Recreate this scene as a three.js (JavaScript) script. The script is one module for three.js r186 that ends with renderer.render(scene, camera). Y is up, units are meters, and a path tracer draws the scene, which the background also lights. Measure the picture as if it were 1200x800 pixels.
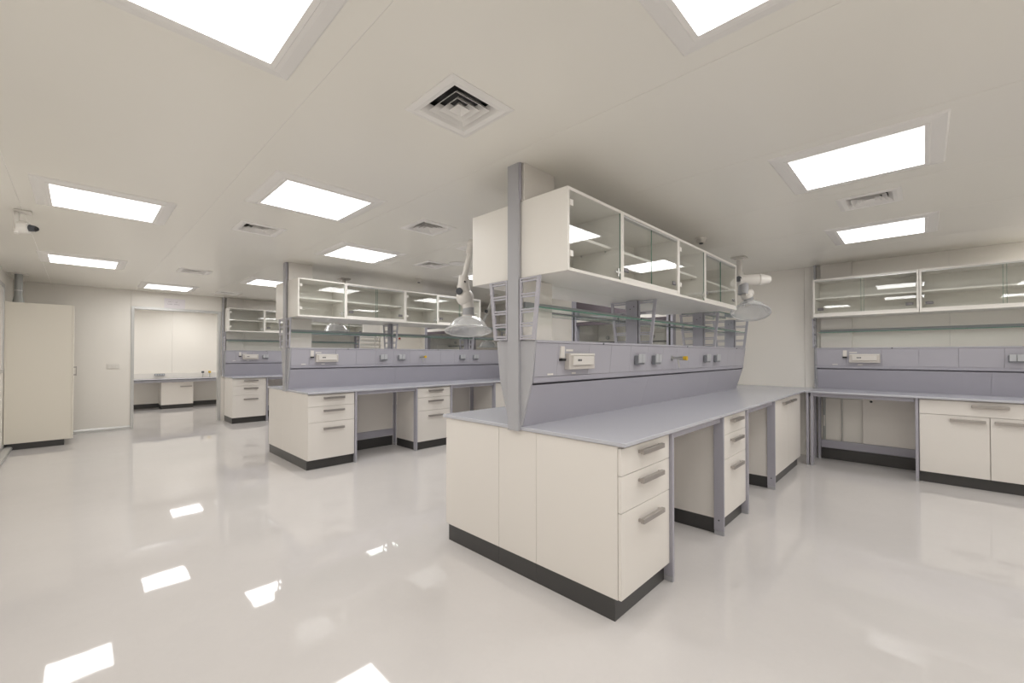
import * as THREE from 'three';
import { RoundedBoxGeometry } from 'three/addons/geometries/RoundedBoxGeometry.js';
import { mergeGeometries } from 'three/addons/utils/BufferGeometryUtils.js';
import { RectAreaLightUniformsLib } from 'three/addons/lights/RectAreaLightUniformsLib.js';

// ---------------------------------------------------------------- camera, light level
const scene = new THREE.Scene();
scene.background = new THREE.Color(0x000000);
const renderer = new THREE.WebGLRenderer({ antialias: true });
renderer.toneMapping = THREE.LinearToneMapping;
renderer.toneMappingExposure = 1.68;
renderer.shadowMap.enabled = true;
RectAreaLightUniformsLib.init();

const FOCAL = 495.4;                                     // pixels of a 1200 x 800 frame
const camera = new THREE.PerspectiveCamera(2 * Math.atan(400 / FOCAL) * 180 / Math.PI, 1.5, 0.05, 60);
camera.rotation.order = 'YXZ';
camera.position.set(0, 1.345, 0);
camera.rotation.y = -45.7146 * Math.PI / 180;
camera.rotation.x = 0.627 * Math.PI / 180;
camera.setViewOffset(1200, 800, 0, -10.2, 1200, 800);    // slight lens shift
camera.updateProjectionMatrix();

const PANEL_NITS = 5.0, PANEL_TINT = new THREE.Color().setRGB(1, 0.988, 0.968);
const CEIL = 2.52, XL = -0.73, XR = 6.84, ZB = -10.3, ZF = 2.6;
// centres of the square ceiling light panels (x, z)
const LIGHTS = [[0.23, -1.56], [1.27, -0.285], [3.28, -0.285], [5.28, -0.285], [1.255, -3.315], [3.28, -3.315], [5.28, -3.315],
  [0.145, -4.54], [2.285, -4.69], [4.285, -4.69], [0.04, -7.53], [2.2, -7.62], [4.25, -7.62], [1.08, -9.38], [3.4, -9.1], [5.3, -9.1], [0.23, 1.4], [2.28, 1.4], [4.3, 1.4], [6.2, 1.4]];  // closing entries are out of view, lighting the back aisle and near end
const UNSEEN_FAR_LIGHTS = [[1.9, -13.1], [3.7, -13.1], [0.1, -13.1], [3.7, -11.5], [-0.3, -11.5]];  // out of view, placed to brighten the room past the doorway

// ---------------------------------------------------------------- materials
function rng(seed) { let s = seed >>> 0; return () => { s = (s * 1664525 + 1013904223) >>> 0; return s / 4294967296; }; }
function noiseTexture(n, seed, octaves, lo, hi, gamma = 1) {
  // tileable value noise, grey
  const out = new Float32Array(n * n); let total = 0;
  octaves.forEach(([cells, amp], k) => {
    const r = rng(seed + k * 77), g = Array.from({ length: cells * cells }, () => r()); total += amp;
    for (let j = 0; j < n; j++) for (let i = 0; i < n; i++) {
      const x = i / n * cells, y = j / n * cells, x0 = Math.floor(x), y0 = Math.floor(y);
      const u = x - x0, v = y - y0, su = u * u * (3 - 2 * u), sv = v * v * (3 - 2 * v), x1 = (x0 + 1) % cells, y1 = (y0 + 1) % cells;
      const a = g[y0 * cells + x0] * (1 - su) + g[y0 * cells + x1] * su, b = g[y1 * cells + x0] * (1 - su) + g[y1 * cells + x1] * su;
      out[j * n + i] += amp * (a * (1 - sv) + b * sv);
    }
  });
  const d = new Uint8Array(n * n * 4);
  for (let i = 0; i < n * n; i++) { const v = Math.round(255 * (lo + (hi - lo) * Math.pow(out[i] / total, gamma))); d[4 * i] = d[4 * i + 1] = d[4 * i + 2] = v; d[4 * i + 3] = 255; }
  const t = new THREE.DataTexture(d, n, n); t.wrapS = t.wrapT = THREE.RepeatWrapping; t.magFilter = THREE.LinearFilter; t.minFilter = THREE.LinearMipmapLinearFilter; t.needsUpdate = true;
  return t;
}
const lin = (r, g, b) => new THREE.Color().setRGB(r, g, b);
const std = (c, roughness, extra = {}) => new THREE.MeshPhysicalMaterial({ color: c, roughness, metalness: 0, ...extra });
const floorBump = noiseTexture(512, 5, [[6, 1], [14, 0.55], [37, 0.22], [90, 0.06]], 0, 1);
const floorTone = noiseTexture(512, 9, [[4, 1], [11, 0.7], [40, 0.4], [150, 0.3]], 0.972, 1); floorTone.colorSpace = THREE.SRGBColorSpace;
const M = {
  floor: std(lin(0.70, 0.67, 0.655), 0.035, { bumpMap: floorBump, bumpScale: 0.0003, map: floorTone }),
  ceiling: std(lin(0.93, 0.905, 0.835), 0.24),
  wall: std(lin(0.92, 0.885, 0.825), 0.36),
  backing: std(lin(0.75, 0.73, 0.69), 0.6),
  cream: std(lin(0.86, 0.82, 0.77), 0.34),
  creamEdge: std(lin(0.88, 0.85, 0.80), 0.35),
  interior: std(lin(0.87, 0.84, 0.78), 0.45),
  lavender: std(lin(0.43, 0.42, 0.475), 0.38),
  lavenderLight: std(lin(0.47, 0.46, 0.51), 0.36),
  post: std(lin(0.45, 0.45, 0.475), 0.38),
  worktop: std(lin(0.56, 0.565, 0.615), 0.22),
  plinth: std(lin(0.058, 0.056, 0.055), 0.32),
  handle: std(lin(0.45, 0.42, 0.40), 0.34, { metalness: 0.85 }),
  alu: std(lin(0.62, 0.62, 0.61), 0.36, { metalness: 0.55 }),
  steel: std(lin(0.58, 0.58, 0.56), 0.3, { metalness: 0.9 }),
  chrome: std(lin(0.75, 0.75, 0.75), 0.14, { metalness: 1 }),
  white: std(lin(0.84, 0.81, 0.76), 0.36),
  offWhite: std(lin(0.78, 0.745, 0.70), 0.4),
  black: std(lin(0.012, 0.012, 0.012), 0.45),
  darkGrey: std(lin(0.07, 0.075, 0.085), 0.4),
  socketGrey: std(lin(0.24, 0.25, 0.27), 0.4),
  socketLight: std(lin(0.52, 0.53, 0.55), 0.35),
  hoodPurple: std(lin(0.13, 0.11, 0.125), 0.12),
  yellow: std(lin(0.80, 0.52, 0.03), 0.4),
  galvanised: std(lin(0.40, 0.41, 0.40), 0.42, { metalness: 0.5 }),
  glass: std(lin(0.982, 0.991, 0.986), 0.0, { transmission: 1, thickness: 0, ior: 1.5 }),
  glassEdge: std(lin(0.10, 0.22, 0.17), 0.12),
  shelfGlass: std(lin(0.84, 0.905, 0.875), 0.02, { transmission: 1, thickness: 0, ior: 1.5 }),
  dome: std(lin(0.95, 0.955, 0.96), 0.12, { transmission: 0.74, thickness: 0, ior: 1.45 }),
  rim: std(lin(0.86, 0.86, 0.86), 0.25, { transmission: 0.2, thickness: 0 }),
  paper: std(lin(0.84, 0.81, 0.83), 0.8),
  frameWhite: std(lin(0.90, 0.88, 0.85), 0.32),
  diffuser: new THREE.MeshStandardMaterial({ color: 0xffffff, roughness: 0.6, emissive: 0xffffff, emissiveIntensity: 1.0 }),
  pull: std(lin(0.22, 0.2, 0.21), 0.4),
  tall: std(lin(0.86, 0.81, 0.71), 0.4),
  breaker: std(lin(0.63, 0.59, 0.55), 0.4),
  railGrey: std(lin(0.27, 0.28, 0.29), 0.4),
  sleeve: std(lin(0.4, 0.4, 0.415), 0.42),
  red: std(lin(0.35, 0.04, 0.02), 0.5),
};

// ---------------------------------------------------------------- helpers
const names = new Map();
function numbered(name) { const n = names.get(name) ?? 0; names.set(name, n + 1); return n ? `${name}_${String(n).padStart(3, '0')}` : name; }
const baseOf = new WeakMap();
const HOME = { o: new THREE.Vector3(), rot: 0 };
function thing(name, label, category, group, base = [0, 0, 0], F = HOME) {
  const o = new THREE.Group(); o.name = numbered(name); scene.add(o);
  const b = new THREE.Vector3(...base), w = b.clone().applyAxisAngle(new THREE.Vector3(0, 1, 0), F.rot).add(F.o);
  o.position.copy(w); o.rotation.y = F.rot; baseOf.set(o, b);
  o.userData = { label, category }; if (group) o.userData.group = group;
  return o;
}
function struct(name, base = [0, 0, 0]) {
  const o = new THREE.Group(); o.name = name; scene.add(o); o.position.set(...base); baseOf.set(o, new THREE.Vector3(...base)); o.userData = { kind: 'structure' }; return o;
}
function part(parent, name, geom, mat, label) {
  const b = baseOf.get(parent), g = Array.isArray(geom) ? join(geom) : geom;
  g.translate(-b.x, -b.y, -b.z);
  const m = new THREE.Mesh(g, mat); m.name = name; m.castShadow = m.receiveShadow = true; parent.add(m); baseOf.set(m, b);
  if (label) m.userData.label = label;
  return m;
}
function join(list) { return mergeGeometries(list.map((g) => { const n = g.index ? g.toNonIndexed() : g; return n; }), false); }
function bx(x0, x1, y0, y1, z0, z1, r = 0.0015) {
  const w = Math.abs(x1 - x0), h = Math.abs(y1 - y0), d = Math.abs(z1 - z0), rr = Math.min(r, 0.45 * Math.min(w, h, d));
  const g = rr > 0 ? new RoundedBoxGeometry(w, h, d, 1, rr) : new THREE.BoxGeometry(w, h, d);
  g.translate((x0 + x1) / 2, (y0 + y1) / 2, (z0 + z1) / 2); return g;
}
// prism: outline of [z, y] points run along x
function prismX(pts, x0, x1, bevel = 0) {
  const s = new THREE.Shape(pts.map(([z, y]) => new THREE.Vector2(z, y)));
  const g = new THREE.ExtrudeGeometry(s, { depth: Math.abs(x1 - x0) - 2 * bevel, bevelEnabled: bevel > 0, bevelThickness: bevel, bevelSize: bevel, bevelOffset: -bevel, bevelSegments: 1, steps: 1 });
  g.translate(0, 0, bevel);
  // local (z, y, depth) -> world (x = depth, y, z)
  const m = new THREE.Matrix4().makeBasis(new THREE.Vector3(0, 0, 1), new THREE.Vector3(0, 1, 0), new THREE.Vector3(1, 0, 0));
  g.applyMatrix4(m); flip(g); g.translate(Math.min(x0, x1), 0, 0); return g;
}
function flip(g) {   // mirror changed the winding: put it back
  const p = g.attributes.position, n = g.attributes.normal, u = g.attributes.uv;
  for (const a of [p, n, u]) { if (!a) continue; const k = a.itemSize; for (let i = 0; i < a.count; i += 3) for (let c = 0; c < k; c++) { const t = a.array[(i + 1) * k + c]; a.array[(i + 1) * k + c] = a.array[(i + 2) * k + c]; a.array[(i + 2) * k + c] = t; } }
  g.computeVertexNormals();
}
// slanted plate running along x, from (z0,y0) to (z1,y1), thickness t behind it
function plate(x0, x1, za, ya, zb, yb, t) {
  const dz = zb - za, dy = yb - ya, l = Math.hypot(dz, dy), nz = -dy / l, ny = dz / l, s = nz > 0 ? -1 : 1;   // push inward (towards smaller z)
  const sg = Math.sign(za + zb) || 1;
  const oz = Math.abs(nz) * t * -sg, oy = ny * s * t * 0;
  return prismX([[za, ya], [zb, yb], [zb + oz, yb + oy], [za + oz, ya + oy]], x0, x1);
}
function tube(pts, r, seg = 24, rad = 12, closed = false) {
  const c = pts.length === 2 ? new THREE.LineCurve3(new THREE.Vector3(...pts[0]), new THREE.Vector3(...pts[1])) : new THREE.CatmullRomCurve3(pts.map((p) => new THREE.Vector3(...p)), closed, 'catmullrom', 0.3);
  return new THREE.TubeGeometry(c, pts.length === 2 ? 1 : seg, r, rad, closed);
}
function rod(a, b, r0, r1 = r0, rad = 20) {   // closed cylinder or cone from a to b
  const A = new THREE.Vector3(...a), B = new THREE.Vector3(...b), d = B.clone().sub(A), g = new THREE.CylinderGeometry(r1, r0, d.length(), rad);
  g.translate(0, d.length() / 2, 0); g.applyQuaternion(new THREE.Quaternion().setFromUnitVectors(new THREE.Vector3(0, 1, 0), d.normalize())); g.translate(...a); return g;
}
function ball(p, r, sy = 1) { const g = new THREE.SphereGeometry(r, 24, 16); g.scale(1, sy, 1); g.translate(...p); return g; }
function lathe(pts, at, seg = 48) { const g = new THREE.LatheGeometry(pts.map(([r, y]) => new THREE.Vector2(r, y)), seg); g.translate(...at); return g; }
function metreUV(g, s) { const p = g.attributes.position, u = new Float32Array(p.count * 2); for (let i = 0; i < p.count; i++) { u[2 * i] = p.getX(i) * s; u[2 * i + 1] = p.getZ(i) * s; } g.setAttribute('uv', new THREE.BufferAttribute(u, 2)); return g; }

// ---------------------------------------------------------------- the room
{
  const f = new THREE.Mesh(metreUV(new THREE.BoxGeometry(8.2, 0.1, 17.2).translate(3.0, -0.05, -5.8), 1 / 2.1), M.floor);
  f.name = 'floor'; f.userData = { kind: 'structure' }; f.receiveShadow = true; scene.add(f);
}
// square four-way air diffusers in the ceiling (x, z)
const VENTS = [[1.265, -1.585, 'off the free end of the corner island bench'], [4.18, -0.29, 'between light panels before the corner island bench'], [1.17, -4.45, 'off the aisle between the island benches'], [2.25, -3.28, 'behind the corner island bench'], [1.13, -7.36, 'on the way to the doorway'], [3.22, -4.6, 'above the front of the middle island bench'], [1.98, -9.47, 'above the bench beside the doorway']];
const HV = 0.139;
{
  const c = struct('ceiling', [3, CEIL, -4]);
  part(c, 'ceiling_backing', bx(XL - 0.1, XR + 0.1, CEIL + 0.14, CEIL + 0.2, ZB - 0.1, ZF + 0.1, 0), M.backing);
  const seams = [XL - 0.1, -0.325, 0.72, 1.765, 2.81, 3.855, 4.9, 5.945, XR + 0.1];
  for (let k = 0; k + 1 < seams.length; k++) {
    const a = seams[k] + 0.0012, b = seams[k + 1] - 0.0012, s = new THREE.Shape();
    s.moveTo(a, -ZF - 0.1); s.lineTo(b, -ZF - 0.1); s.lineTo(b, -ZB + 0.1); s.lineTo(a, -ZB + 0.1); s.closePath();
    for (const [x, z] of VENTS) if (x > a && x < b) {
      const h = new THREE.Path(); h.moveTo(x - HV, -z - HV); h.lineTo(x - HV, -z + HV); h.lineTo(x + HV, -z + HV); h.lineTo(x + HV, -z - HV); h.closePath(); s.holes.push(h);
    }
    const g = new THREE.ExtrudeGeometry(s, { depth: 0.05, bevelEnabled: false }); g.rotateX(-Math.PI / 2); g.translate(0, CEIL, 0);
    part(c, 'ceiling_panel', g, M.ceiling);
    if (k) part(c, 'ceiling_joint', bx(seams[k] - 0.0011, seams[k] + 0.0011, CEIL + 0.001, CEIL + 0.02, ZB, ZF, 0), M.frameWhite);
  }
}
function panelWall(name, base, alongZ, at, from, to, out, seams, y0 = 0, y1 = CEIL) {
  // a wall of upright panels; `out` is the side the room lies on
  const w = struct(name, base), T = 0.02;
  const cut = [from, ...seams.filter((s) => s > from + 0.05 && s < to - 0.05), to];
  const put = (a, b, p, q, ya, yb, r) => (alongZ ? bx(p, q, ya, yb, a, b, r) : bx(a, b, ya, yb, p, q, r));
  part(w, 'wall_backing', put(from, to, at - out * T, at - out * 0.12, y0, y1, 0), M.backing);
  for (let k = 0; k + 1 < cut.length; k++) part(w, 'wall_panel', put(cut[k] + (k ? 0.001 : 0), cut[k + 1] - 0.001, at, at - out * (T - 0.002), y0, y1, 0.0012), M.wall);
  return w;
}
const zSeams = []; for (let z = 0.207 + 1.362 * 2; z > -14; z -= 1.362) zSeams.unshift(z);
panelWall('wall_right', [XR, 0, -4], true, XR, ZB - 0.12, ZF + 0.12, -1, zSeams);
panelWall('wall_left', [XL, 0, -4], true, XL, ZB - 0.12, ZF + 0.12, 1, zSeams.map((z) => z + 0.4));
panelWall('wall_front', [3, 0, ZF], false, ZF, XL, XR, -1, [0.6, 1.96, 3.32, 4.68, 6.04]);
const DX0 = 0.69, DX1 = 2.03, DTOP = 2.2;
{
  const w = panelWall('wall_back', [3, 0, ZB], false, ZB, DX1, XR, 1, [3.39, 4.75, 6.11]);
  part(w, 'wall_backing', bx(XL, DX0, 0, CEIL, ZB - 0.02, ZB - 0.12, 0), M.backing);
  part(w, 'wall_panel', bx(XL, 0.66, 0, CEIL, ZB, ZB - 0.018, 0.0012), M.wall);
  part(w, 'wall_backing', bx(0.664, DX1, DTOP, CEIL, ZB - 0.02, ZB - 0.12, 0), M.backing);
  part(w, 'wall_panel', bx(0.662, DX1 - 0.001, DTOP, CEIL, ZB, ZB - 0.018, 0.0012), M.wall);
  part(w, 'wall_panel', bx(0.662, DX0, 0, DTOP - 0.001, ZB, ZB - 0.018, 0.0012), M.wall);
  const t = struct('trim_1', [1.36, 0, ZB]);
  part(t, 'door_jamb', bx(DX0 - 0.03, DX0 + 0.015, 0, DTOP + 0.03, ZB + 0.012, ZB - 0.13, 0.003), M.alu);
  part(t, 'door_jamb', bx(DX1 - 0.045, DX1, 0, DTOP + 0.03, ZB + 0.012, ZB - 0.13, 0.003), M.alu);
  part(t, 'door_head', bx(DX0 + 0.015, DX1 - 0.045, DTOP - 0.015, DTOP + 0.03, ZB + 0.012, ZB - 0.13, 0.003), M.alu);
  const b = struct('baseboard_back', [0, 0, ZB]);
  part(b, 'baseboard_strip', prismX([[ZB, 0], [ZB + 0.018, 0], [ZB + 0.018, 0.045], [ZB + 0.006, 0.07], [ZB, 0.07]], XL, DX0 - 0.032), M.alu);
  const bl = struct('baseboard_left', [XL, 0, -4]);
  part(bl, 'baseboard_strip', bx(XL, XL + 0.012, 0.05, 0.09, ZB, ZF, 0.002), M.alu);
  part(bl, 'baseboard_cove', bx(XL, XL + 0.09, 0, 0.05, ZB, ZF, 0.02), M.alu);
}
// the next room, seen through the doorway
{
  const z0 = -14.0, c = struct('ceiling_001', [2, CEIL, -12]);
  part(c, 'ceiling_panel', bx(-1.1, 6.1, CEIL, CEIL + 0.1, z0 - 0.1, ZB - 0.12, 0), M.ceiling);
  panelWall('wall_far', [2, 0, z0], false, z0, -1.0, 6.0, 1, [0.34, 1.70, 3.06, 4.42]);
  panelWall('wall_side', [-1, 0, -12], true, -1.0, z0, ZB - 0.12, 1, []);
  panelWall('wall_side_001', [6, 0, -12], true, 6.0, z0, ZB - 0.12, -1, []);
  const w = struct('wall_partition', [2, 0, ZB - 0.12]);
  part(w, 'wall_panel', bx(-1, DX0, 0, CEIL, ZB - 0.122, ZB - 0.14, 0), M.wall);
  part(w, 'wall_panel', bx(DX1, 6, 0, CEIL, ZB - 0.122, ZB - 0.14, 0), M.wall);
  part(w, 'wall_panel', bx(DX0, DX1, DTOP + 0.03, CEIL, ZB - 0.122, ZB - 0.14, 0), M.wall);
}

// ---------------------------------------------------------------- ceiling fittings
function ceilingLight(x, z, label, group) {
  const t = thing('ceiling_light', label, 'ceiling light', group, [x, CEIL, z]), a = 0.295, b = 0.385, y = CEIL;
  for (const s of [0, 1, 2, 3]) {   // four mitred lengths of stepped white trim
    const pts = [[a, 0], [a, -0.016], [a + 0.02, -0.018], [a + 0.024, -0.013], [a + 0.042, -0.013], [b - 0.008, -0.007], [b, -0.001], [b, 0]];
    const g = new THREE.BufferGeometry(), pos = [];
    const P = ([r, h], e) => [x + r, y + h, z + e * r];
    for (let k = 0; k < pts.length; k++) { const p = pts[k], q = pts[(k + 1) % pts.length], A = P(p, -1), B = P(p, 1), C = P(q, 1), D = P(q, -1); pos.push(...A, ...C, ...B, ...A, ...D, ...C); }
    g.setAttribute('position', new THREE.Float32BufferAttribute(pos, 3)); g.computeVertexNormals();
    g.translate(-x, 0, -z); g.rotateY(s * Math.PI / 2); g.translate(x, 0, z);
    part(t, 'frame', g, M.frameWhite);
  }
  part(t, 'diffuser', bx(x - a, x + a, y - 0.006, y - 0.001, z - a, z + a, 0), M.diffuser);
  const l = new THREE.RectAreaLight(PANEL_TINT, PANEL_NITS, 2 * a, 2 * a); l.rotation.x = -Math.PI / 2; l.position.set(0, -0.0085, 0); l.name = 'panel_glow'; t.add(l);
}
const zoneOf = (x, z) => z > 1 ? 'out of view, lighting the open end of the wall bench' : z > -1 ? 'over the aisle in front of the corner island bench' : x < 1.8 && z > -3.6 ? "over open floor off the corner island bench's free end"
  : x < 1.8 && z > -5 ? 'beside the security camera' : x < 1 ? 'near the tall storage cabinet' : x < 1.8 ? 'just in front of the doorway' : z > -5 ? 'over the aisle between the two island benches' : 'over the aisle behind the middle island bench';
for (const [x, z] of LIGHTS) ceilingLight(x, z, `square white LED ceiling panel ${zoneOf(x, z)}`, `light panels ${zoneOf(x, z)}`);
for (const [x, z] of UNSEEN_FAR_LIGHTS) ceilingLight(x, z, 'square LED panel out of view, lighting the room beyond the doorway', 'out-of-view light panels of the next room');
function ringFrustum(x, z, r0, y0, r1, y1, t) {   // thin square louvre, r0 at y0 (upper, inner) to r1 at y1 (lower, outer)
  const pos = [], quad = (A, B, C, D) => pos.push(...A, ...B, ...C, ...A, ...C, ...D);
  const c = (r, y, k) => [[x - r, y, z - r], [x + r, y, z - r], [x + r, y, z + r], [x - r, y, z + r]][k % 4];
  for (let k = 0; k < 4; k++) {
    quad(c(r0, y0, k), c(r0, y0, k + 1), c(r1, y1, k + 1), c(r1, y1, k));
    quad(c(r0 - t, y0, k), c(r1 - t, y1, k), c(r1 - t, y1, k + 1), c(r0 - t, y0, k + 1));
    quad(c(r1, y1, k), c(r1, y1, k + 1), c(r1 - t, y1, k + 1), c(r1 - t, y1, k));
  }
  const g = new THREE.BufferGeometry(); g.setAttribute('position', new THREE.Float32BufferAttribute(pos, 3)); g.computeVertexNormals(); return g;
}
for (const [x, z, where] of VENTS) {
  const t = thing('ceiling_vent', `square white ceiling air diffuser ${where}`, 'air vent', 'ceiling air diffusers', [x, CEIL, z]), y = CEIL;
  part(t, 'flange', [0, 1, 2, 3].map((k) => {
    const g = prismX([[HV - 0.002, y], [HV - 0.002, y - 0.006], [HV + 0.02, y - 0.01], [0.186, y - 0.003], [0.186, y]], -0.186, 0.186);
    const p = g.attributes.position; for (let i = 0; i < p.count; i++) p.setX(i, Math.sign(p.getX(i)) * p.getZ(i)); g.computeVertexNormals();
    g.translate(0, -y, 0); g.rotateY(k * Math.PI / 2); g.translate(x, y, z); return g;
  }), M.frameWhite);
  part(t, 'duct', [bx(x - HV - 0.004, x + HV + 0.004, y + 0.105, y + 0.11, z - HV - 0.004, z + HV + 0.004, 0), bx(x - HV - 0.004, x - HV, y + 0.055, y + 0.105, z - HV, z + HV, 0), bx(x + HV, x + HV + 0.004, y + 0.055, y + 0.105, z - HV, z + HV, 0),
    bx(x - HV, x + HV, y + 0.055, y + 0.105, z - HV - 0.004, z - HV, 0), bx(x - HV, x + HV, y + 0.055, y + 0.105, z + HV, z + HV + 0.004, 0)], M.black);
  for (const [r1, d] of [[0.137, 0.03], [0.104, 0.032], [0.070, 0.032], [0.037, 0.03]]) part(t, 'louvre', ringFrustum(x, z, r1 - d, y + 0.03, r1, y - 0.006, 0.002), M.frameWhite);
  part(t, 'slot_shade_sheet', bx(x - HV, x + HV, y + 0.05, y + 0.054, z - HV, z + HV, 0), M.black);  // black sheet stands in for the shade behind the louvres
}
function detector(x, z, label) {
  const t = thing('smoke_detector', label, 'smoke detector', null, [x, CEIL, z]);
  part(t, 'base', rod([x, CEIL, z], [x, CEIL - 0.012, z], 0.055), M.white);
  part(t, 'head', rod([x, CEIL - 0.012, z], [x, CEIL - 0.05, z], 0.046, 0.034), M.offWhite);
  part(t, 'sensor', rod([x, CEIL - 0.05, z], [x, CEIL - 0.06, z], 0.02, 0.018), M.darkGrey);
}
detector(4.37, -1.6, 'small round smoke detector above the overhead cabinets of the corner island bench');
detector(3.68, -5.61, 'small round smoke detector above the overhead cabinets of the middle island bench');
{ const t = thing('ceiling_access_cover', 'flat round white access cover in the ceiling between the two island benches', 'access cover', null, [3.41, CEIL, -4.3]);
  part(t, 'cover', lathe([[0, -0.008], [0.1, -0.008], [0.115, -0.004], [0.118, 0], [0, 0]], [3.41, CEIL, -4.3]), M.frameWhite);
  part(t, 'screw', rod([3.41, CEIL - 0.008, -4.3], [3.41, CEIL - 0.011, -4.3], 0.006, 0.006, 12), M.steel); }
{ // security camera under the ceiling
  const c = [-0.325, CEIL, -5.27], t = thing('security_camera', 'white dome-bracket security camera with dark lens under the ceiling', 'camera', null, c);
  part(t, 'mounting_plate', bx(c[0] - 0.05, c[0] + 0.05, CEIL - 0.014, CEIL, c[2] - 0.05, c[2] + 0.05, 0.005), M.white);
  part(t, 'bracket', bx(c[0] - 0.052, c[0] - 0.02, CEIL - 0.19, CEIL - 0.014, c[2] - 0.035, c[2] + 0.035, 0.008), M.white);
  part(t, 'housing', rod([c[0] - 0.02, CEIL - 0.135, c[2]], [c[0] + 0.035, CEIL - 0.135, c[2] + 0.02], 0.054, 0.048), M.white);
  const l = part(t, 'lens_barrel', rod([c[0] + 0.035, CEIL - 0.135, c[2] + 0.02], [c[0] + 0.07, CEIL - 0.138, c[2] + 0.033], 0.028, 0.024), M.darkGrey);
  part(l, 'lens', ball([c[0] + 0.07, CEIL - 0.138, c[2] + 0.033], 0.02), M.black);
}

// ---------------------------------------------------------------- laboratory benches
// bench frame: local x runs along the bench, local z points to its front; F.o lies at the end of its spine, on the floor
const YT = 0.907, YB = 0.885, YP = 0.112;      // worktop top and underside, plinth height
function frameOf(x, z, rot = 0) { return { o: new THREE.Vector3(x, 0, z), rot }; }
function handle(parent, x0, x1, y, zf) { part(parent, 'handle', [bx(x0, x1, y - 0.013, y + 0.013, zf + 0.014, zf + 0.036, 0.003), bx(x0 + 0.004, x0 + 0.016, y - 0.008, y + 0.008, zf, zf + 0.02, 0.001), bx(x1 - 0.016, x1 - 0.004, y - 0.008, y + 0.008, zf, zf + 0.02, 0.001)], M.handle, 'brushed metal bar handle'); }
function drawerUnit(F, x0, x1, zb, zf, label, group) {
  const t = thing('drawer_cabinet', label, 'cabinet', group, [(x0 + x1) / 2, 0, (zb + zf) / 2], F), w = x1 - x0, hx = Math.min(0.25, w * 0.45), c = (x0 + x1) / 2;
  part(t, 'body', bx(x0, x1, YP, YB - 0.003, zb, zf - 0.02, 0.001), M.cream);
  part(t, 'plinth', bx(x0 + 0.001, x1 - 0.001, 0, YP, zb, zf - 0.036, 0.001), M.plinth);
  for (const [ya, yb, yh] of [[0.735, 0.872, 0.833], [0.549, 0.732, 0.682], [0.114, 0.546, 0.47]]) {
    const d = part(t, 'drawer', bx(x0 + 0.002, x1 - 0.002, ya, yb, zf - 0.018, zf, 0.002), M.cream);
    handle(d, c - hx / 2 + 0.02, c + hx / 2 + 0.02, yh, zf);
  }
  return t;
}
function doorUnit(F, x0, x1, zb, zf, withDrawer, label, hinges = false) {
  const t = thing('door_cabinet', label, 'cabinet', null, [(x0 + x1) / 2, 0, (zb + zf) / 2], F), c = (x0 + x1) / 2;
  part(t, 'body', bx(x0, x1, YP, YB - 0.003, zb, zf - 0.02, 0.001), M.cream);
  part(t, 'plinth', bx(x0 + 0.001, x1 - 0.001, 0, YP, zb, zf - 0.036, 0.001), M.plinth);
  let top = 0.872;
  if (withDrawer) { const d = part(t, 'drawer', bx(x0 + 0.002, x1 - 0.002, 0.726, 0.872, zf - 0.018, zf, 0.002), M.cream); handle(d, c - 0.125, c + 0.125, 0.828, zf); top = 0.722; }
  for (const s of [0, 1]) {
    const a = s ? c + 0.003 : x0 + 0.002, b = s ? x1 - 0.002 : c - 0.003;
    const d = part(t, 'door', bx(a, b, 0.114, top, zf - 0.018, zf, 0.002), M.cream);
    handle(d, s ? a + 0.025 : b - 0.275, s ? a + 0.275 : b - 0.025, top - 0.043, zf);
    for (const y of [0.2, top - 0.1]) part(d, 'hinge', bx(s ? b - 0.012 : a - 0.002, s ? b + 0.002 : a + 0.012, y, y + 0.035, zf - 0.03, zf - 0.0165, 0.001), M.steel);
  }
  return t;
}
function legFrame(F, xa, xb, zf, zback, bench, where, to) {
  const t = thing('leg_frame', `lavender grey steel leg frame ${where}, ${bench}`, 'leg frame', `leg frames of the ${bench}`, [(xa + xb) / 2, 0, zf - 0.035], F);
  const l = part(t, 'leg', bx(xa, xb, 0.032, YB, zf - 0.07, zf, 0.002), M.lavender);
  part(l, 'bolt', rod([xa - 0.002, 0.11, zf - 0.035], [xa + 0.004, 0.11, zf - 0.035], 0.006, 0.006, 10), M.darkGrey);
  part(t, 'foot', bx(xa, xb, 0, 0.031, zf - 0.068, zf - 0.002, 0.001), M.post, 'grey plastic levelling foot');
  part(t, 'leg', bx(xa, xb, 0.032, YB, zback, zback + 0.07, 0.002), M.lavender);
  part(t, 'foot', bx(xa, xb, 0, 0.031, zback + 0.002, zback + 0.068, 0.001), M.post);
  part(t, 'top_rail', bx(xa, xb, YB - 0.055, YB, zback + 0.07, zf - 0.07, 0.001), M.lavender);
  if (to !== undefined) part(t, 'front_rail', bx(xb, to - 0.006, YB - 0.045, YB - 0.001, zf - 0.055, zf - 0.02, 0.002), M.lavender);
  return t;
}
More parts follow.
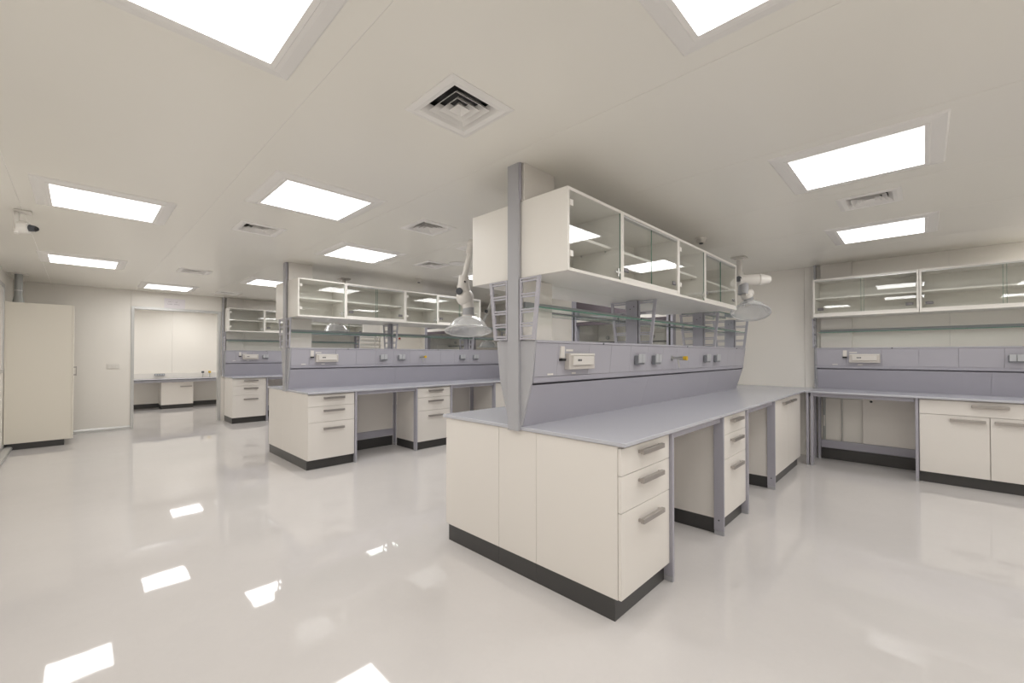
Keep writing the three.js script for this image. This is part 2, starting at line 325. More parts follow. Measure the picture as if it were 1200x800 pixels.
function kneePanel(F, x0, x1, z, label, open) {
  const t = thing('knee_space_panel', label, 'back panel', null, [(x0 + x1) / 2, 0, z], F);
  if (!open) { const m = x0 + (x1 - x0) * 0.36;
    part(t, 'panel', bx(x0, m - 0.001, 0.245, YB - 0.003, z, z + 0.014), M.cream); part(t, 'panel', bx(m + 0.001, x1, 0.245, YB - 0.003, z, z + 0.014), M.cream);
    part(t, 'cable_hole', rod([x1 - 0.1, YB - 0.085, z + 0.013], [x1 - 0.1, YB - 0.085, z + 0.016], 0.012, 0.012, 16), M.black);
  } else {
    const m = x0 + (x1 - x0) * 0.47;
    part(t, 'panel', bx(m, x1, 0.245, YB - 0.06, z, z + 0.014), M.cream);
    part(t, 'cable_hole', rod([m + 0.08, 0.77, z + 0.013], [m + 0.08, 0.77, z + 0.016], 0.014, 0.014, 16), M.black);
    part(t, 'upright', bx(x0 + 0.02, x0 + 0.045, 0.245, YB - 0.06, z - 0.012, z + 0.006, 0.001), M.galvanised);
    part(t, 'pipe', rod([x0 + (x1 - x0) * 0.24, 0.245, z - 0.015], [x0 + (x1 - x0) * 0.24, YB - 0.06, z - 0.015], 0.009), M.steel);
    part(t, 'pipe', rod([x0, 0.79, z - 0.012], [m, 0.79, z - 0.012], 0.009), M.steel);
    part(t, 'clip', bx(x0 + 0.024, x0 + 0.04, 0.42, 0.56, z + 0.006, z + 0.012, 0.001), M.offWhite);
  }
  part(t, 'cross_rail', bx(x0, x1, 0.145, 0.243, z - 0.002, z + 0.026), M.lavender);
  part(t, 'skirting', bx(x0, x1, 0, 0.138, z - 0.002, z + 0.014), M.plinth);
  return t;
}
function worktop(F, x0, x1, z0, z1, label) { const t = thing('worktop', label, 'worktop', null, [(x0 + x1) / 2, YB, (z0 + z1) / 2], F); part(t, 'slab', bx(x0, x1, YB, YT, z0, z1, 0.004), M.worktop); return t; }

function socket(t, xa, y, zf) {
  const s = part(t, 'socket', bx(xa, xa + 0.11, y - 0.045, y + 0.03, zf, zf + 0.035, 0.006), M.socketGrey, 'grey splash-proof double socket');
  part(s, 'socket_lid', bx(xa + 0.004, xa + 0.053, y - 0.03, y + 0.04, zf + 0.03, zf + 0.044, 0.004), M.socketLight); part(s, 'socket_lid', bx(xa + 0.057, xa + 0.106, y - 0.03, y + 0.04, zf + 0.03, zf + 0.044, 0.004), M.socketLight);
}
function gasTap(t, x, y, zf, len = 0.11) {
  const s = part(t, 'gas_tap', [rod([x, y, zf], [x, y, zf + 0.012], 0.022), rod([x, y, zf + 0.012], [x, y, zf + len], 0.01), rod([x, y, zf + len * 0.62], [x, y, zf + len], 0.017)], M.steel, 'metal gas tap');
  part(s, 'knob', rod([x, y, zf + len], [x, y, zf + len + 0.032], 0.017, 0.02), M.yellow, 'yellow tap knob');
  part(s, 'nozzle', [rod([x, y, zf + len * 0.5], [x, y - 0.07, zf + len * 0.62], 0.008, 0.005), rod([x, y - 0.07, zf + len * 0.62], [x, y - 0.085, zf + len * 0.64], 0.006, 0.006)], M.steel);
}
function spine(F, x0, x1, two, sh, label, cuts, boxAt, sockets, taps) {
  // sh moves the whole front outwards
  const t = thing('service_spine', label, 'service panel', null, [(x0 + x1) / 2, YT, 0], F);
  const P = (z) => z + sh;
  part(t, 'core', bx(x0 + 0.012, x1 - 0.002, YT, 1.415, two ? -0.035 : 0.004, P(0.035), 0), M.lavender);
  part(t, 'top_cap', bx(x0 + 0.002, x1, 1.418, 1.434, two ? -0.166 : 0.004, P(0.166), 0.003), M.lavenderLight);
  for (let k = 0; k + 1 < cuts.length; k++) part(t, 'cover_panel', plate(cuts[k] + 0.001, cuts[k + 1] - 0.001, P(0.16), 1.417, P(0.14), 1.212, 0.012), M.lavenderLight);
  part(t, 'ledge_rail', prismX([[P(0.142), 1.21], [P(0.139), 1.178], [P(0.126), 1.172], [P(0.1), 1.172], [P(0.1), 1.21]], x0 + 0.003, x1), M.lavender);
  for (const [a, b] of cutRange(x0 + 0.004, x1 - 0.001, 1.5)) part(t, 'lower_panel', plate(a, b, P(0.127), 1.162, P(0.05), YT, 0.01), M.lavender);
  if (two) { part(t, 'rear_cover_panel', plate(x0 + 0.004, x1, -0.16, 1.417, -0.14, 1.175, 0.012), M.lavenderLight); part(t, 'rear_lower_panel', plate(x0 + 0.004, x1 - 0.001, -0.127, 1.162, -0.05, YT, 0.01), M.lavender); }
  // end plates
  const half = [[P(0.05), YT + 0.001], [P(0.132), 1.172], [P(0.164), 1.43]];
  const outline = two ? [...half, [-0.164, 1.43], [-0.132, 1.172], [-0.05, YT + 0.001]] : [...half, [0.004, 1.43], [0.004, YT + 0.001]];
  part(t, 'end_plate', prismX(outline, x0 - 0.012, x0 + 0.002, 0.001), M.post);
  part(t, 'end_plate', prismX(outline, x1, x1 + 0.012, 0.001), M.lavender);
  // breaker box with a leakage switch beside it
  if (boxAt !== undefined) {
    const b = part(t, 'breaker_box', bx(boxAt, boxAt + 0.29, 1.25, 1.355, P(0.143), P(0.185), 0.004), M.breaker, 'cream plastic breaker box');
    part(b, 'cover_flap', bx(boxAt + 0.03, boxAt + 0.262, 1.278, 1.338, P(0.185), P(0.198), 0.003), M.offWhite);
    part(b, 'hinge_strip', bx(boxAt + 0.006, boxAt + 0.284, 1.341, 1.354, P(0.185), P(0.191), 0.002), M.white);
    part(b, 'print', [[0, 0.013], [0.016, 0.01], [0.029, 0.013]].map(([d, w]) => bx(boxAt + 0.075 + d, boxAt + 0.075 + d + w, 1.303, 1.317, P(0.1981), P(0.1986), 0)), M.darkGrey, 'small dark lettering');
    const s = part(t, 'switch', bx(boxAt - 0.062, boxAt - 0.022, 1.322, 1.4, P(0.146), P(0.166), 0.003), M.offWhite, 'white residual current switch');
    part(s, 'switch_lever', bx(boxAt - 0.064, boxAt - 0.022, 1.306, 1.321, P(0.15), P(0.176), 0.002), M.black);
    part(t, 'sticker', bx(boxAt + 0.0, boxAt + 0.075, 1.368, 1.38, P(0.1565), P(0.158), 0), M.white, 'white paper label strip');
    part(t, 'sticker', bx(boxAt + 0.08, boxAt + 0.125, 1.219, 1.229, P(0.142), P(0.1435), 0), M.white);
    part(t, 'sticker', bx(boxAt - 0.17, boxAt - 0.115, 1.219, 1.229, P(0.142), P(0.1435), 0), M.white);
  }
  for (const s of sockets) socket(t, s, 1.31, P(0.15));
  for (const s of taps) gasTap(t, s, 1.315, P(0.148));
  for (let x = x0 + 0.73; x < x1; x += 1.5) part(t, 'cap_screw', rod([x, 1.424, P(0.164)], [x, 1.424, P(0.169)], 0.007, 0.007, 10), M.darkGrey);
  return t;
}
function* cutRange(a, b, step) { for (let x = a; x < b - 0.02; x += step) yield [x + 0.0008, Math.min(x + step, b) - 0.0008]; }
function ladder(t, x, s, sh, top) {   // one ladder bracket in the plane across the bench, on side s
  const w = 0.013, zt = 0.205 + sh, zb = 0.162 + sh, y0 = 1.436, y1 = top, L = [];
  const zAt = (y) => zb + (zt - zb) * (y - y0) / (y1 - y0), zi = 0.052;
  L.push(prismX([[s * (zAt(y0) - 0.013), y0], [s * (zAt(y0) + 0.013), y0], [s * (zAt(y1) + 0.013), y1], [s * (zAt(y1) - 0.013), y1]], x, x + w));
  if (sh < 0.1) L.push(bx(x, x + w, y0, y1, s * zi, s * (zi + 0.014), 0));
  const b = part(t, 'ladder_bracket', L, M.lavenderLight);
  for (const y of [y1 - 0.014, 1.703, 1.61, 1.527, y0 + 0.014]) {
    part(b, 'rung', [bx(x + 0.001, x + w - 0.001, y + 0.003, y + 0.013, s * zi, s * (zAt(y) - 0.005), 0), bx(x + 0.001, x + w - 0.001, y - 0.013, y - 0.003, s * zi, s * (zAt(y) - 0.005), 0)], M.lavenderLight);
  }
}
function supportPost(F, x, kind, two, sh, label, group, top = 1.812) {
  const t = thing('support_post', label, 'post', group, [x, YT, 0], F);
  if (kind === 'end') {   // runs from the worktop edge to the ceiling
    part(t, 'post', bx(x - 0.022, x - 0.002, two ? YB - 0.003 : YT, CEIL, two ? -0.046 : 0.004, two ? 0.046 : 0.09, 0.002), M.post);
    if (two) part(t, 'post_rib', bx(x - 0.016, x - 0.003, 2.292, CEIL, 0.046, 0.056, 0.001), M.lavender);
    ladder(t, x - 0.018, 1, sh, 1.81); if (two) ladder(t, x - 0.018, -1, sh, 1.81);
  } else {
    part(t, 'post', bx(x - 0.02, x + 0.02, 1.435, top, two ? -0.05 : 0.004, two ? 0.05 : 0.055, 0.002), M.lavender);
    part(t, 'slot_strip', bx(x - 0.012, x + 0.012, 1.437, top - 0.002, two ? 0.0495 : 0.0545, two ? 0.0515 : 0.0565, 0), M.black);
    for (const [y, z] of [[1.76, 0.02], [1.74, -0.015]]) if (two) part(t, 'bolt', rod([x - 0.023, y, z], [x - 0.019, y, z], 0.005, 0.005, 8), M.darkGrey);
    ladder(t, x - 0.006, 1, sh, top - 0.002); if (two) ladder(t, x - 0.006, -1, sh, top - 0.002);
  }
  return t;
}
function glassShelf(F, x0, x1, s, sh, y, label, group) {
  const t = thing('glass_shelf', label, 'shelf', group, [(x0 + x1) / 2, y, s * 0.12], F), a = 0.056, b = 0.182 + sh;
  part(t, 'glass_pane', bx(x0, x1, y, y + 0.008, s * a, s * b, 0), M.shelfGlass);
  part(t, 'glass_edge', bx(x0, x1, y - 0.0004, y + 0.0084, s * b, s * (b + 0.0025), 0), M.glassEdge, 'green polished glass edge');
  part(t, 'back_rail', bx(x0, x1, y + 0.0085, y + 0.044, s * (a + 0.001), s * (a + 0.02), 0.002), M.railGrey, 'grey metal support rail');
  return t;
}
function cableDuct(F, x0, x1, y0, y1, za, zb, label) { const t = thing('cable_duct', label, 'duct', null, [(x0 + x1) / 2, y0, (za + zb) / 2], F); part(t, 'casing', bx(x0, x1, y0, y1, za, zb, 0.002), M.offWhite); part(t, 'cover_strip', bx(x1 - 0.004, x1 + 0.002, y0 + 0.001, y1 - 0.001, za + 0.01, zb - 0.01, 0.001), M.offWhite); return t; }
const UY0 = 1.816, UY1 = 2.287;
function upperUnit(F, x0, x1, zb, zf, kind, label, group, s = 1) {
  // wall cabinet with glass front; s = -1 faces the other way
  const t = thing('glass_cabinet', label, 'cabinet', group, [(x0 + x1) / 2, UY0, (zb + zf) / 2], F), k = 0.018, B = (a, b, c, d, e, f, r) => bx(a, b, c, d, e, f, r);
  part(t, 'side_panel', B(x0, x0 + k, UY0, UY1, zb, zf), M.creamEdge); part(t, 'side_panel', B(x1 - k, x1, UY0, UY1, zb, zf), M.creamEdge);
  part(t, 'top_panel', B(x0 + k, x1 - k, UY1 - k, UY1, zb, zf), M.creamEdge); part(t, 'bottom_panel', B(x0 + k, x1 - k, UY0, UY0 + k, zb, zf), M.creamEdge);
  part(t, 'back_panel', B(x0 + k, x1 - k, UY0 + k, UY1 - k, zb, zb + s * 0.01, 0), M.interior);
  const ys = (UY0 + UY1) / 2 - 0.01; part(t, 'shelf', B(x0 + k, x1 - k, ys, ys + 0.018, zb + s * 0.011, zf - s * 0.07), M.creamEdge);
  for (const z of [zb + s * 0.08, zf - s * 0.12]) for (const x of [x0 + k, x1 - k - 0.008]) part(t, 'shelf_pin', bx(x, x + 0.008, ys - 0.012, ys - 0.001, z, z + 0.01, 0.001), M.steel);
  const gy0 = UY0 + k + 0.002, gy1 = UY1 - k - 0.002, z = zf - s * 0.009;
  if (kind === 'hinged') {
    const d = part(t, 'glass_door', B(x0 + k + 0.002, x1 - k - 0.003, gy0, gy1, z, z + s * 0.005, 0), M.glass);
    part(d, 'glass_edge', B(x1 - k - 0.003, x1 - k - 0.001, gy0, gy1, z, z + s * 0.005, 0), M.glassEdge);
    for (const y of [gy0 + 0.06, gy1 - 0.085]) part(d, 'hinge', B(x0 + k + 0.001, x0 + k + 0.032, y, y + 0.036, z + s * 0.005, z + s * 0.013, 0.004), M.white, 'white glass hinge cap');
    part(d, 'lock', [B(x1 - k - 0.07, x1 - k - 0.005, gy0 + 0.037, gy0 + 0.049, z + s * 0.005, z + s * 0.012, 0.001), B(x1 - k - 0.045, x1 - k - 0.028, gy0 + 0.015, gy0 + 0.068, z + s * 0.005, z + s * 0.014, 0.001)], M.steel, 'small metal lock crossed with its modelled reflection');  // cross shape includes the reflection of the handle in the glass
  } else {
    const m = (x0 + x1) / 2;
    for (const j of [0, 1]) {
      const a = j ? m - 0.012 : x0 + k + 0.004, b = j ? x1 - k - 0.004 : m + 0.012, zz = j ? z - s * 0.004 : z - s * 0.016;
      const d = part(t, 'sliding_door', B(a, b, gy0 + 0.026, gy1 - 0.012, zz, zz + s * 0.005, 0), M.glass);
      part(d, 'glass_edge', j ? B(a - 0.0025, a, gy0 + 0.026, gy1 - 0.012, zz, zz + s * 0.005, 0) : B(b, b + 0.0025, gy0 + 0.026, gy1 - 0.012, zz, zz + s * 0.005, 0), M.glassEdge, 'green polished glass edge');
      const px = j ? b - 0.085 : a + 0.025;
      const p = part(d, 'finger_pull', B(px, px + 0.062, gy0 + 0.062, gy0 + 0.092, zz + s * 0.005, zz + s * 0.009, 0.002), M.darkGrey, 'dark framed finger pull');
      part(p, 'pull_insert', B(px + 0.006, px + 0.056, gy0 + 0.068, gy0 + 0.086, zz + s * 0.009, zz + s * 0.0096, 0), M.pull);
    }
    part(t, 'track', [B(x0 + k, x1 - k, UY0 + k, UY0 + k + 0.026, z - s * 0.022, z + s * 0.006, 0.001)], M.white);
    part(t, 'track', [B(x0 + k, x1 - k, gy1 - 0.012, gy1, z - s * 0.022, z + s * 0.006, 0.001)], M.alu);
  }
  return t;
}
const cutsOf = (a, first, box, step, end) => { const c = [a, first, box]; for (let x = box + step; x < end - 0.05; x += step) c.push(x); c.push(end); return c; };

function islandBench(F, name, wide, sinkEnd) {
  const L = 4.32;
  worktop(F, 0, L, -0.745, 0.75, `long lavender grey worktop of the ${name}`);
  drawerUnit(F, 0.012, 0.572, 0.16, 0.72, `cream three-drawer base unit at the free end of the ${name}`);
  { const t = thing('end_filler', `narrow cream end panel between front and rear units of the ${name}`, 'end panel', null, [0.02, 0, 0], F);
    part(t, 'panel', bx(0.012, 0.03, YP, YB - 0.003, -0.158, 0.158), M.cream); part(t, 'plinth', bx(0.013, 0.03, 0, YP, -0.159, 0.159, 0.001), M.plinth); }
  { const t = thing('rear_cabinet', `cream base unit behind the spine, at the free end of the ${name}`, 'cabinet', null, [0.29, 0, -0.44], F);
    part(t, 'body', bx(0.012, 0.572, YP, YB - 0.003, -0.16, -0.70, 0.001), M.cream); part(t, 'plinth', bx(0.013, 0.571, 0, YP, -0.16, -0.684, 0.001), M.plinth);
    for (const [ya, yb, yh] of [[0.735, 0.872, 0.833], [0.549, 0.732, 0.682], [0.114, 0.546, 0.47]]) { const d = part(t, 'drawer', bx(0.014, 0.57, ya, yb, -0.702, -0.72, 0.002), M.cream); part(d, 'handle', bx(0.17, 0.42, yh - 0.011, yh + 0.011, -0.72, -0.75, 0.003), M.handle); } }
  legFrame(F, 0.575, 0.598, 0.738, 0.105, name, 'beside the free-end drawers', 1.46);
  kneePanel(F, 0.6, 1.458, 0.088, `cream knee-space back panel beside the free-end drawers of the ${name}`);
  legFrame(F, 1.46, 1.481, 0.738, 0.105, name, 'between first knee space and inner drawers');
  drawerUnit(F, 1.483, 2.066, 0.18, 0.72, `cream three-drawer base unit between the knee spaces of the ${name}`);
  legFrame(F, 2.068, 2.092, 0.738, 0.105, name, 'between inner drawers and second knee space', 2.968);
  kneePanel(F, 2.094, 2.966, 0.088, `cream knee-space back panel beside the two-door unit of the ${name}`);
  legFrame(F, 2.968, 2.989, 0.738, 0.105, name, 'beside the two-door unit');
  doorUnit(F, 2.992, 4.27, 0.18, 0.72, false, `cream two-door base unit at the wall end of the ${name}`);
  spine(F, 0.01, 4.09, true, 0, `lavender grey service spine with sockets and tap on the ${name}`, cutsOf(0.014, 0.23, 0.575, 0.288, 4.088), 0.308, [1.215, 1.515, 2.69, 2.99], [1.92]);
  supportPost(F, 0, 'end', true, 0, `tall grey post from worktop to ceiling at the free end of the ${name}`);
  [[1.475, 'first'], [2.975, 'second'], [4.045, 'last']].forEach(([x, n]) => supportPost(F, x, 'inner', true, 0, `${n} short post with ladder brackets after the tall post, ${name}`, `inner posts of the ${name}`, x > 4 ? 1.8 : 1.812));
  for (const [a, b, n] of [[0.012, 1.45, 'first'], [1.5, 2.95, 'second'], [3.0, 4.02, 'last']]) for (const s of [1, -1]) glassShelf(F, a, b, s, 0, 1.6235, `clear green-edged glass shelf, ${s > 0 ? 'front' : 'rear'} side, ${n} bay after the tall post, ${name}`, `glass shelves of the ${name}`);
  for (const s of [1, -1]) glassShelf(F, 3.0, 4.06, s, 0.02, 1.812, `high glass shelf, ${s > 0 ? 'front' : 'rear'} side, past the overhead cabinets of the ${name}`, `high glass shelves of the ${name}`);
  cableDuct(F, 0.02, 0.3, 1.436, 1.813, -0.05, 0.05, `white boxed cable duct under the overhead cabinets of the ${name}`);
  cableDuct(F, 0.006, 0.3, UY1 + 0.002, CEIL, -0.065, 0.07, `white boxed cable duct rising to the ceiling above the ${name}`);
  const u = [[0.006, 0.6, 'hinged', 'hinged glass door at the free end'], [0.602, 1.49, 'sliding', 'sliding glass doors near the free end'], [1.492, 2.066, 'hinged', 'hinged glass door in mid row'], [2.068, 2.955, 'sliding', 'sliding glass doors at the row end']];
  for (const [a, b, k, d] of u) {
    upperUnit(F, a, b, 0.004, 0.398, k, `white overhead cabinet, ${d}, ${name}`);
    upperUnit(F, a, b, -0.004, -0.414, k, `rear-facing white overhead cabinet, ${d}, ${name}`, null, -1);
  }
}
const A = frameOf(1.885, -1.81), B = frameOf(1.845, -5.83);
islandBench(A, 'corner island bench');
islandBench(B, 'middle island bench');

// wall bench along the right-hand wall
const W = frameOf(XR, -1.0, -Math.PI / 2), WN = 'wall bench';
worktop(W, -1.55, 3.5, 0.002, 0.63, 'lavender grey worktop running along the wall, meeting the corner island bench');
legFrame(W, -0.045, -0.02, 0.6, 0.02, WN, 'in the corner beside the island bench doors');
legFrame(W, 0.0, 0.025, 0.6, 0.02, WN, 'at the corner edge of the open-backed knee space', 0.925);
kneePanel(W, 0.027, 0.923, 0.03, 'knee-space back panel with one cover missing and pipes showing', true);
legFrame(W, 0.925, 0.95, 0.6, 0.02, WN, 'beside the wide-drawer unit');
doorUnit(W, 0.955, 1.96, 0.03, 0.58, true, 'cream base unit with wide drawer and two doors under the wall bench');
drawerUnit(W, 1.97, 2.55, 0.03, 0.58, 'cream three-drawer unit beside the two-door unit of the wall bench');
doorUnit(W, 2.56, 3.48, 0.03, 0.58, true, 'cream base unit with drawer and doors beyond the wall bench drawers');
spine(W, 0.0, 3.5, false, 0.035, 'lavender grey service panel along the back of the wall bench', [0.004, 0.305, 0.635, 0.955, 1.265, 1.59, 1.91, 2.23, 2.55, 2.87, 3.19, 3.498], 0.335, [1.615, 1.745, 2.5], []);
supportPost(W, -0.014, 'end', false, 0.035, 'grey upright at the corner end of the wall bench');
cableDuct(W, 0.03, 0.35, 1.436, 1.813, 0.004, 0.05, 'flat white cable duct below the wide glass cabinets of the wall bench');
cableDuct(W, 0.03, 0.35, UY1 + 0.002, CEIL, 0.004, 0.05, 'flat white cable duct above the wide glass cabinets of the wall bench');
for (const [a, b, c] of [[0.0, 0.962, 'next to the corner'], [0.966, 2.2, 'in the middle of the wall bench'], [2.204, 3.45, 'at the open end of the wall bench']]) upperUnit(W, a, b, 0.004, 0.39, 'sliding', `wide white cabinet with sliding glass doors ${c}`);
for (const x of [2.2]) supportPost(W, x, 'inner', false, 0.035, 'short grey post on the service panel of the wall bench', 'inner posts of the wall bench');
for (const [a, b, n] of [[0.03, 2.175, 'corner'], [2.225, 3.45, 'open']]) glassShelf(W, a, b, 1, 0.04, 1.6235, `long glass shelf at the ${n} end of the wall bench`, 'glass shelves of the wall bench');

// bench against the doorway wall
const D = frameOf(2.08, ZB, 0), DN = 'bench beside the doorway';
worktop(D, 0, 3.3, 0.002, 0.72, 'lavender grey worktop of the bench beside the doorway');
drawerUnit(D, 0.012, 0.6, 0.03, 0.68, 'cream three-drawer unit beside the doorway frame');
legFrame(D, 0.603, 0.628, 0.70, 0.02, DN, 'next to the drawers', 1.49);
kneePanel(D, 0.63, 1.488, 0.03, 'cream knee-space back panel of the bench beside the doorway');
legFrame(D, 1.49, 1.515, 0.70, 0.02, DN, 'next to the two doors');
doorUnit(D, 1.52, 2.7, 0.03, 0.68, false, 'cream two-door unit of the bench beside the doorway');
spine(D, 0.0, 3.2, false, 0.035, 'lavender grey service panel on the doorway wall', cutsOf(0.004, 0.17, 0.465, 0.29, 3.198), 0.29, [0.66, 1.9], [1.6]);
supportPost(D, -0.014, 'end', false, 0.035, 'grey upright next to the doorway frame');
cableDuct(D, 0.03, 0.34, 1.436, 1.813, 0.004, 0.05, 'flat white cable duct below the glass cabinets beside the doorway');
cableDuct(D, 0.03, 0.34, UY1 + 0.002, CEIL, 0.004, 0.05, 'flat white cable duct above the glass cabinets beside the doorway');
for (const [a, b, k, c] of [[0.0, 0.64, 'hinged', 'hinged glass door next to the doorway'], [0.642, 1.52, 'sliding', 'sliding glass doors, second from the doorway'], [1.522, 2.1, 'hinged', 'hinged glass door, third from the doorway'], [2.102, 2.82, 'sliding', 'sliding glass doors, fourth from the doorway']]) upperUnit(D, a, b, 0.004, 0.4, k, `white overhead cabinet with ${c}`);
for (const [x, n] of [[1.5, 'amid the overhead cabinets'], [2.8, 'beside the drying rack']]) supportPost(D, x, 'inner', false, 0.035, `short grey post on the doorway wall, ${n}`, 'inner posts on the doorway wall');
for (const [a, b, n] of [[0.03, 1.475, 'doorway'], [1.525, 2.775, 'drying rack']]) glassShelf(D, a, b, 1, 0.04, 1.6235, `glass shelf on the doorway wall, at the ${n} end`, 'glass shelves on the doorway wall');

// drying rack and swan-neck tap at the end of that bench
{
  const t = thing('drying_rack', 'white drying board with steel bars on the doorway wall', 'drying rack', null, [5.25, 1.45, ZB]), z = ZB;
  part(t, 'board', bx(4.95, 5.55, 1.84, 2.12, z, z + 0.02, 0.004), M.white);
  for (const y of [1.5, 1.6, 1.7, 1.79]) part(t, 'bar', rod([4.95, y, z + 0.09], [5.55, y, z + 0.09], 0.012), M.steel);
  for (const x of [4.96, 5.54]) part(t, 'upright', bx(x - 0.01, x + 0.01, 1.44, 1.84, z, z + 0.1, 0.003), M.white);
  part(t, 'drip_tray', bx(4.95, 5.55, 1.44, 1.46, z, z + 0.14, 0.004), M.steel);
  const f = thing('swan_neck_tap', 'chrome swan-neck tap standing on the worktop of the doorway bench', 'tap', null, [5.2, YT, ZB + 0.42]);
  part(f, 'riser', tube([[5.2, YT, z + 0.42], [5.2, 1.7, z + 0.42], [5.2, 1.83, z + 0.45], [5.2, 1.86, z + 0.5], [5.2, 1.82, z + 0.55], [5.2, 1.7, z + 0.56]], 0.011, 40), M.chrome);
  part(f, 'base', rod([5.2, YT, z + 0.42], [5.2, YT + 0.05, z + 0.42], 0.03, 0.024), M.chrome);
  part(f, 'lever', rod([5.2, YT + 0.04, z + 0.42], [5.26, YT + 0.06, z + 0.45], 0.006), M.darkGrey);
}
{ const t = thing('alarm_button', 'small red button box on the doorway wall beside the drying rack', 'switch', null, [6.12, 1.75, ZB]);
  part(t, 'housing', bx(6.07, 6.17, 1.74, 1.84, ZB, ZB + 0.03, 0.005), M.offWhite); part(t, 'button', rod([6.12, 1.79, ZB + 0.03], [6.12, 1.79, ZB + 0.045], 0.028), M.red); }

// ---------------------------------------------------------------- fume cupboards on the right-hand wall
function fumeCupboard(z0, z1, label) {
  const xf = 6.0, xb = XR - 0.002, t = thing('fume_cupboard', label, 'fume cupboard', null, [(xf + xb) / 2, 0, (z0 + z1) / 2]), g = 0.1;
  part(t, 'plinth', bx(xf + 0.08, xb, 0, 0.1, z0 + 0.01, z1 - 0.01), M.plinth);
  part(t, 'base_cabinet', bx(xf + 0.04, xb, 0.1, 0.86, z0, z1), M.cream);
  const n = 4; for (let k = 0; k < n; k++) { const a = z0 + (z1 - z0) * k / n, b = z0 + (z1 - z0) * (k + 1) / n; const d = part(t, 'door', bx(xf + 0.022, xf + 0.04, 0.11, 0.85, a + 0.003, b - 0.003, 0.002), M.cream); part(d, 'handle', bx(xf - 0.008, xf + 0.022, 0.77, 0.79, k % 2 ? a + 0.03 : b - 0.2, k % 2 ? a + 0.2 : b - 0.03, 0.003), M.handle); }
  part(t, 'work_surface', bx(xf, xb, 0.86, 0.9, z0, z1, 0.004), M.worktop);
  for (const [a, b] of [[z0, z0 + g], [z1 - g, z1]]) {
    const p = part(t, 'corner_post', bx(xf, xf + 0.1, 0.9, 2.3, a, b, 0.004), M.lavender);
    part(p, 'groove', bx(xf - 0.001, xf + 0.004, 0.92, 2.0, a + 0.035, a + 0.062, 0), M.black);
    part(t, 'side_wall', bx(xf + 0.1, xb, 0.9, 2.3, a === z0 ? z0 : z1 - 0.03, a === z0 ? z0 + 0.03 : z1, 0.002), M.white);
  }
  part(t, 'fascia', bx(xf, xf + 0.03, 1.975, 2.3, z0 + g, z1 - g, 0.002), M.hoodPurple, 'dark glossy fascia');
  part(t, 'light_strip_cover', bx(xf + 0.004, xf + 0.05, 1.905, 1.973, z0 + g, z1 - g, 0.003), M.white, 'white diffuser strip');
  part(t, 'sash_rail', bx(xf - 0.004, xf + 0.04, 1.84, 1.903, z0 + g, z1 - g, 0.003), M.hoodPurple);
  part(t, 'top_panel', bx(xf + 0.03, xb, 2.28, 2.3, z0 + 0.03, z1 - 0.03, 0.002), M.white);
  for (let k = 0; k < 4; k++) { const a = z0 + 0.03 + (z1 - z0 - 0.06) * k / 4, b = z0 + 0.03 + (z1 - z0 - 0.06) * (k + 1) / 4;
    part(t, 'baffle', bx(xb - 0.06, xb - 0.04, 1.72, 2.27, a + 0.003, b - 0.003, 0.002), M.interior); const p = part(t, 'baffle', bx(xb - 0.06, xb - 0.04, 0.95, 1.715, a + 0.003, b - 0.003, 0.002), M.interior);
    part(p, 'knob', rod([xb - 0.06, 1.655, (a + b) / 2], [xb - 0.09, 1.655, (a + b) / 2], 0.035, 0.03), M.galvanised); }
  part(t, 'scaffold_rod', rod([xb - 0.13, 1.57, z0 + 0.04], [xb - 0.13, 1.57, z1 - 0.04], 0.012), M.darkGrey);
  part(t, 'scaffold_rod', rod([xb - 0.13, 0.905, z0 + 0.5], [xb - 0.13, 1.57, z0 + 0.5], 0.012), M.darkGrey);
  const s = part(t, 'sash', bx(xf + 0.045, xf + 0.051, 1.28, 1.9, z0 + g, z1 - g, 0), M.glass); part(s, 'sash_frame', bx(xf + 0.035, xf + 0.06, 1.25, 1.282, z0 + g, z1 - g, 0.003), M.post);
}
fumeCupboard(-4.40, -2.60, 'fume cupboard with dark fascia between the two island benches');
fumeCupboard(-8.88, -7.06, 'fume cupboard with dark fascia behind the middle island bench');
{ // white casing between the two fume cupboards
  const t = thing('utility_casing', 'tall white utility casing against the wall between the fume cupboards', 'casing', null, [6.5, 0, -4.8]);
  part(t, 'body', bx(6.25, XR - 0.002, 0, CEIL, -5.05, -4.42, 0.003), M.wall); part(t, 'cover', bx(6.235, 6.249, 0.1, 2.4, -5.03, -4.44, 0.003), M.wall);
}

// ---------------------------------------------------------------- articulated extraction arms
const domeProfile = (k) => { const o = [[0.045, 0.135], [0.083, 0.129], [0.12, 0.111], [0.148, 0.084], [0.169, 0.05], [0.185, 0.023], [0.206, 0.005]]; const inner = o.slice().reverse().map(([r, y]) => [r - 0.003, y - 0.003]); return [...o, ...inner].map(([r, y]) => [r * k, y * k]); };
function dome(t, at, q, k = 1) {
  const d = lathe(domeProfile(k), [0, 0, 0], 56); if (q) d.applyQuaternion(q); d.translate(...at); const m = part(t, 'hood', d, M.dome, 'clear plastic bell hood');
  const r = lathe([[0.198, 0.0], [0.212, -0.001], [0.216, 0.005], [0.21, 0.011], [0.199, 0.009]].map(([a, b]) => [a * k, b * k]).reverse().concat([[0.199 * k, 0.009 * k]]), [0, 0, 0], 56); if (q) r.applyQuaternion(q); r.translate(...at); part(m, 'hood_rim', r, M.rim);
}
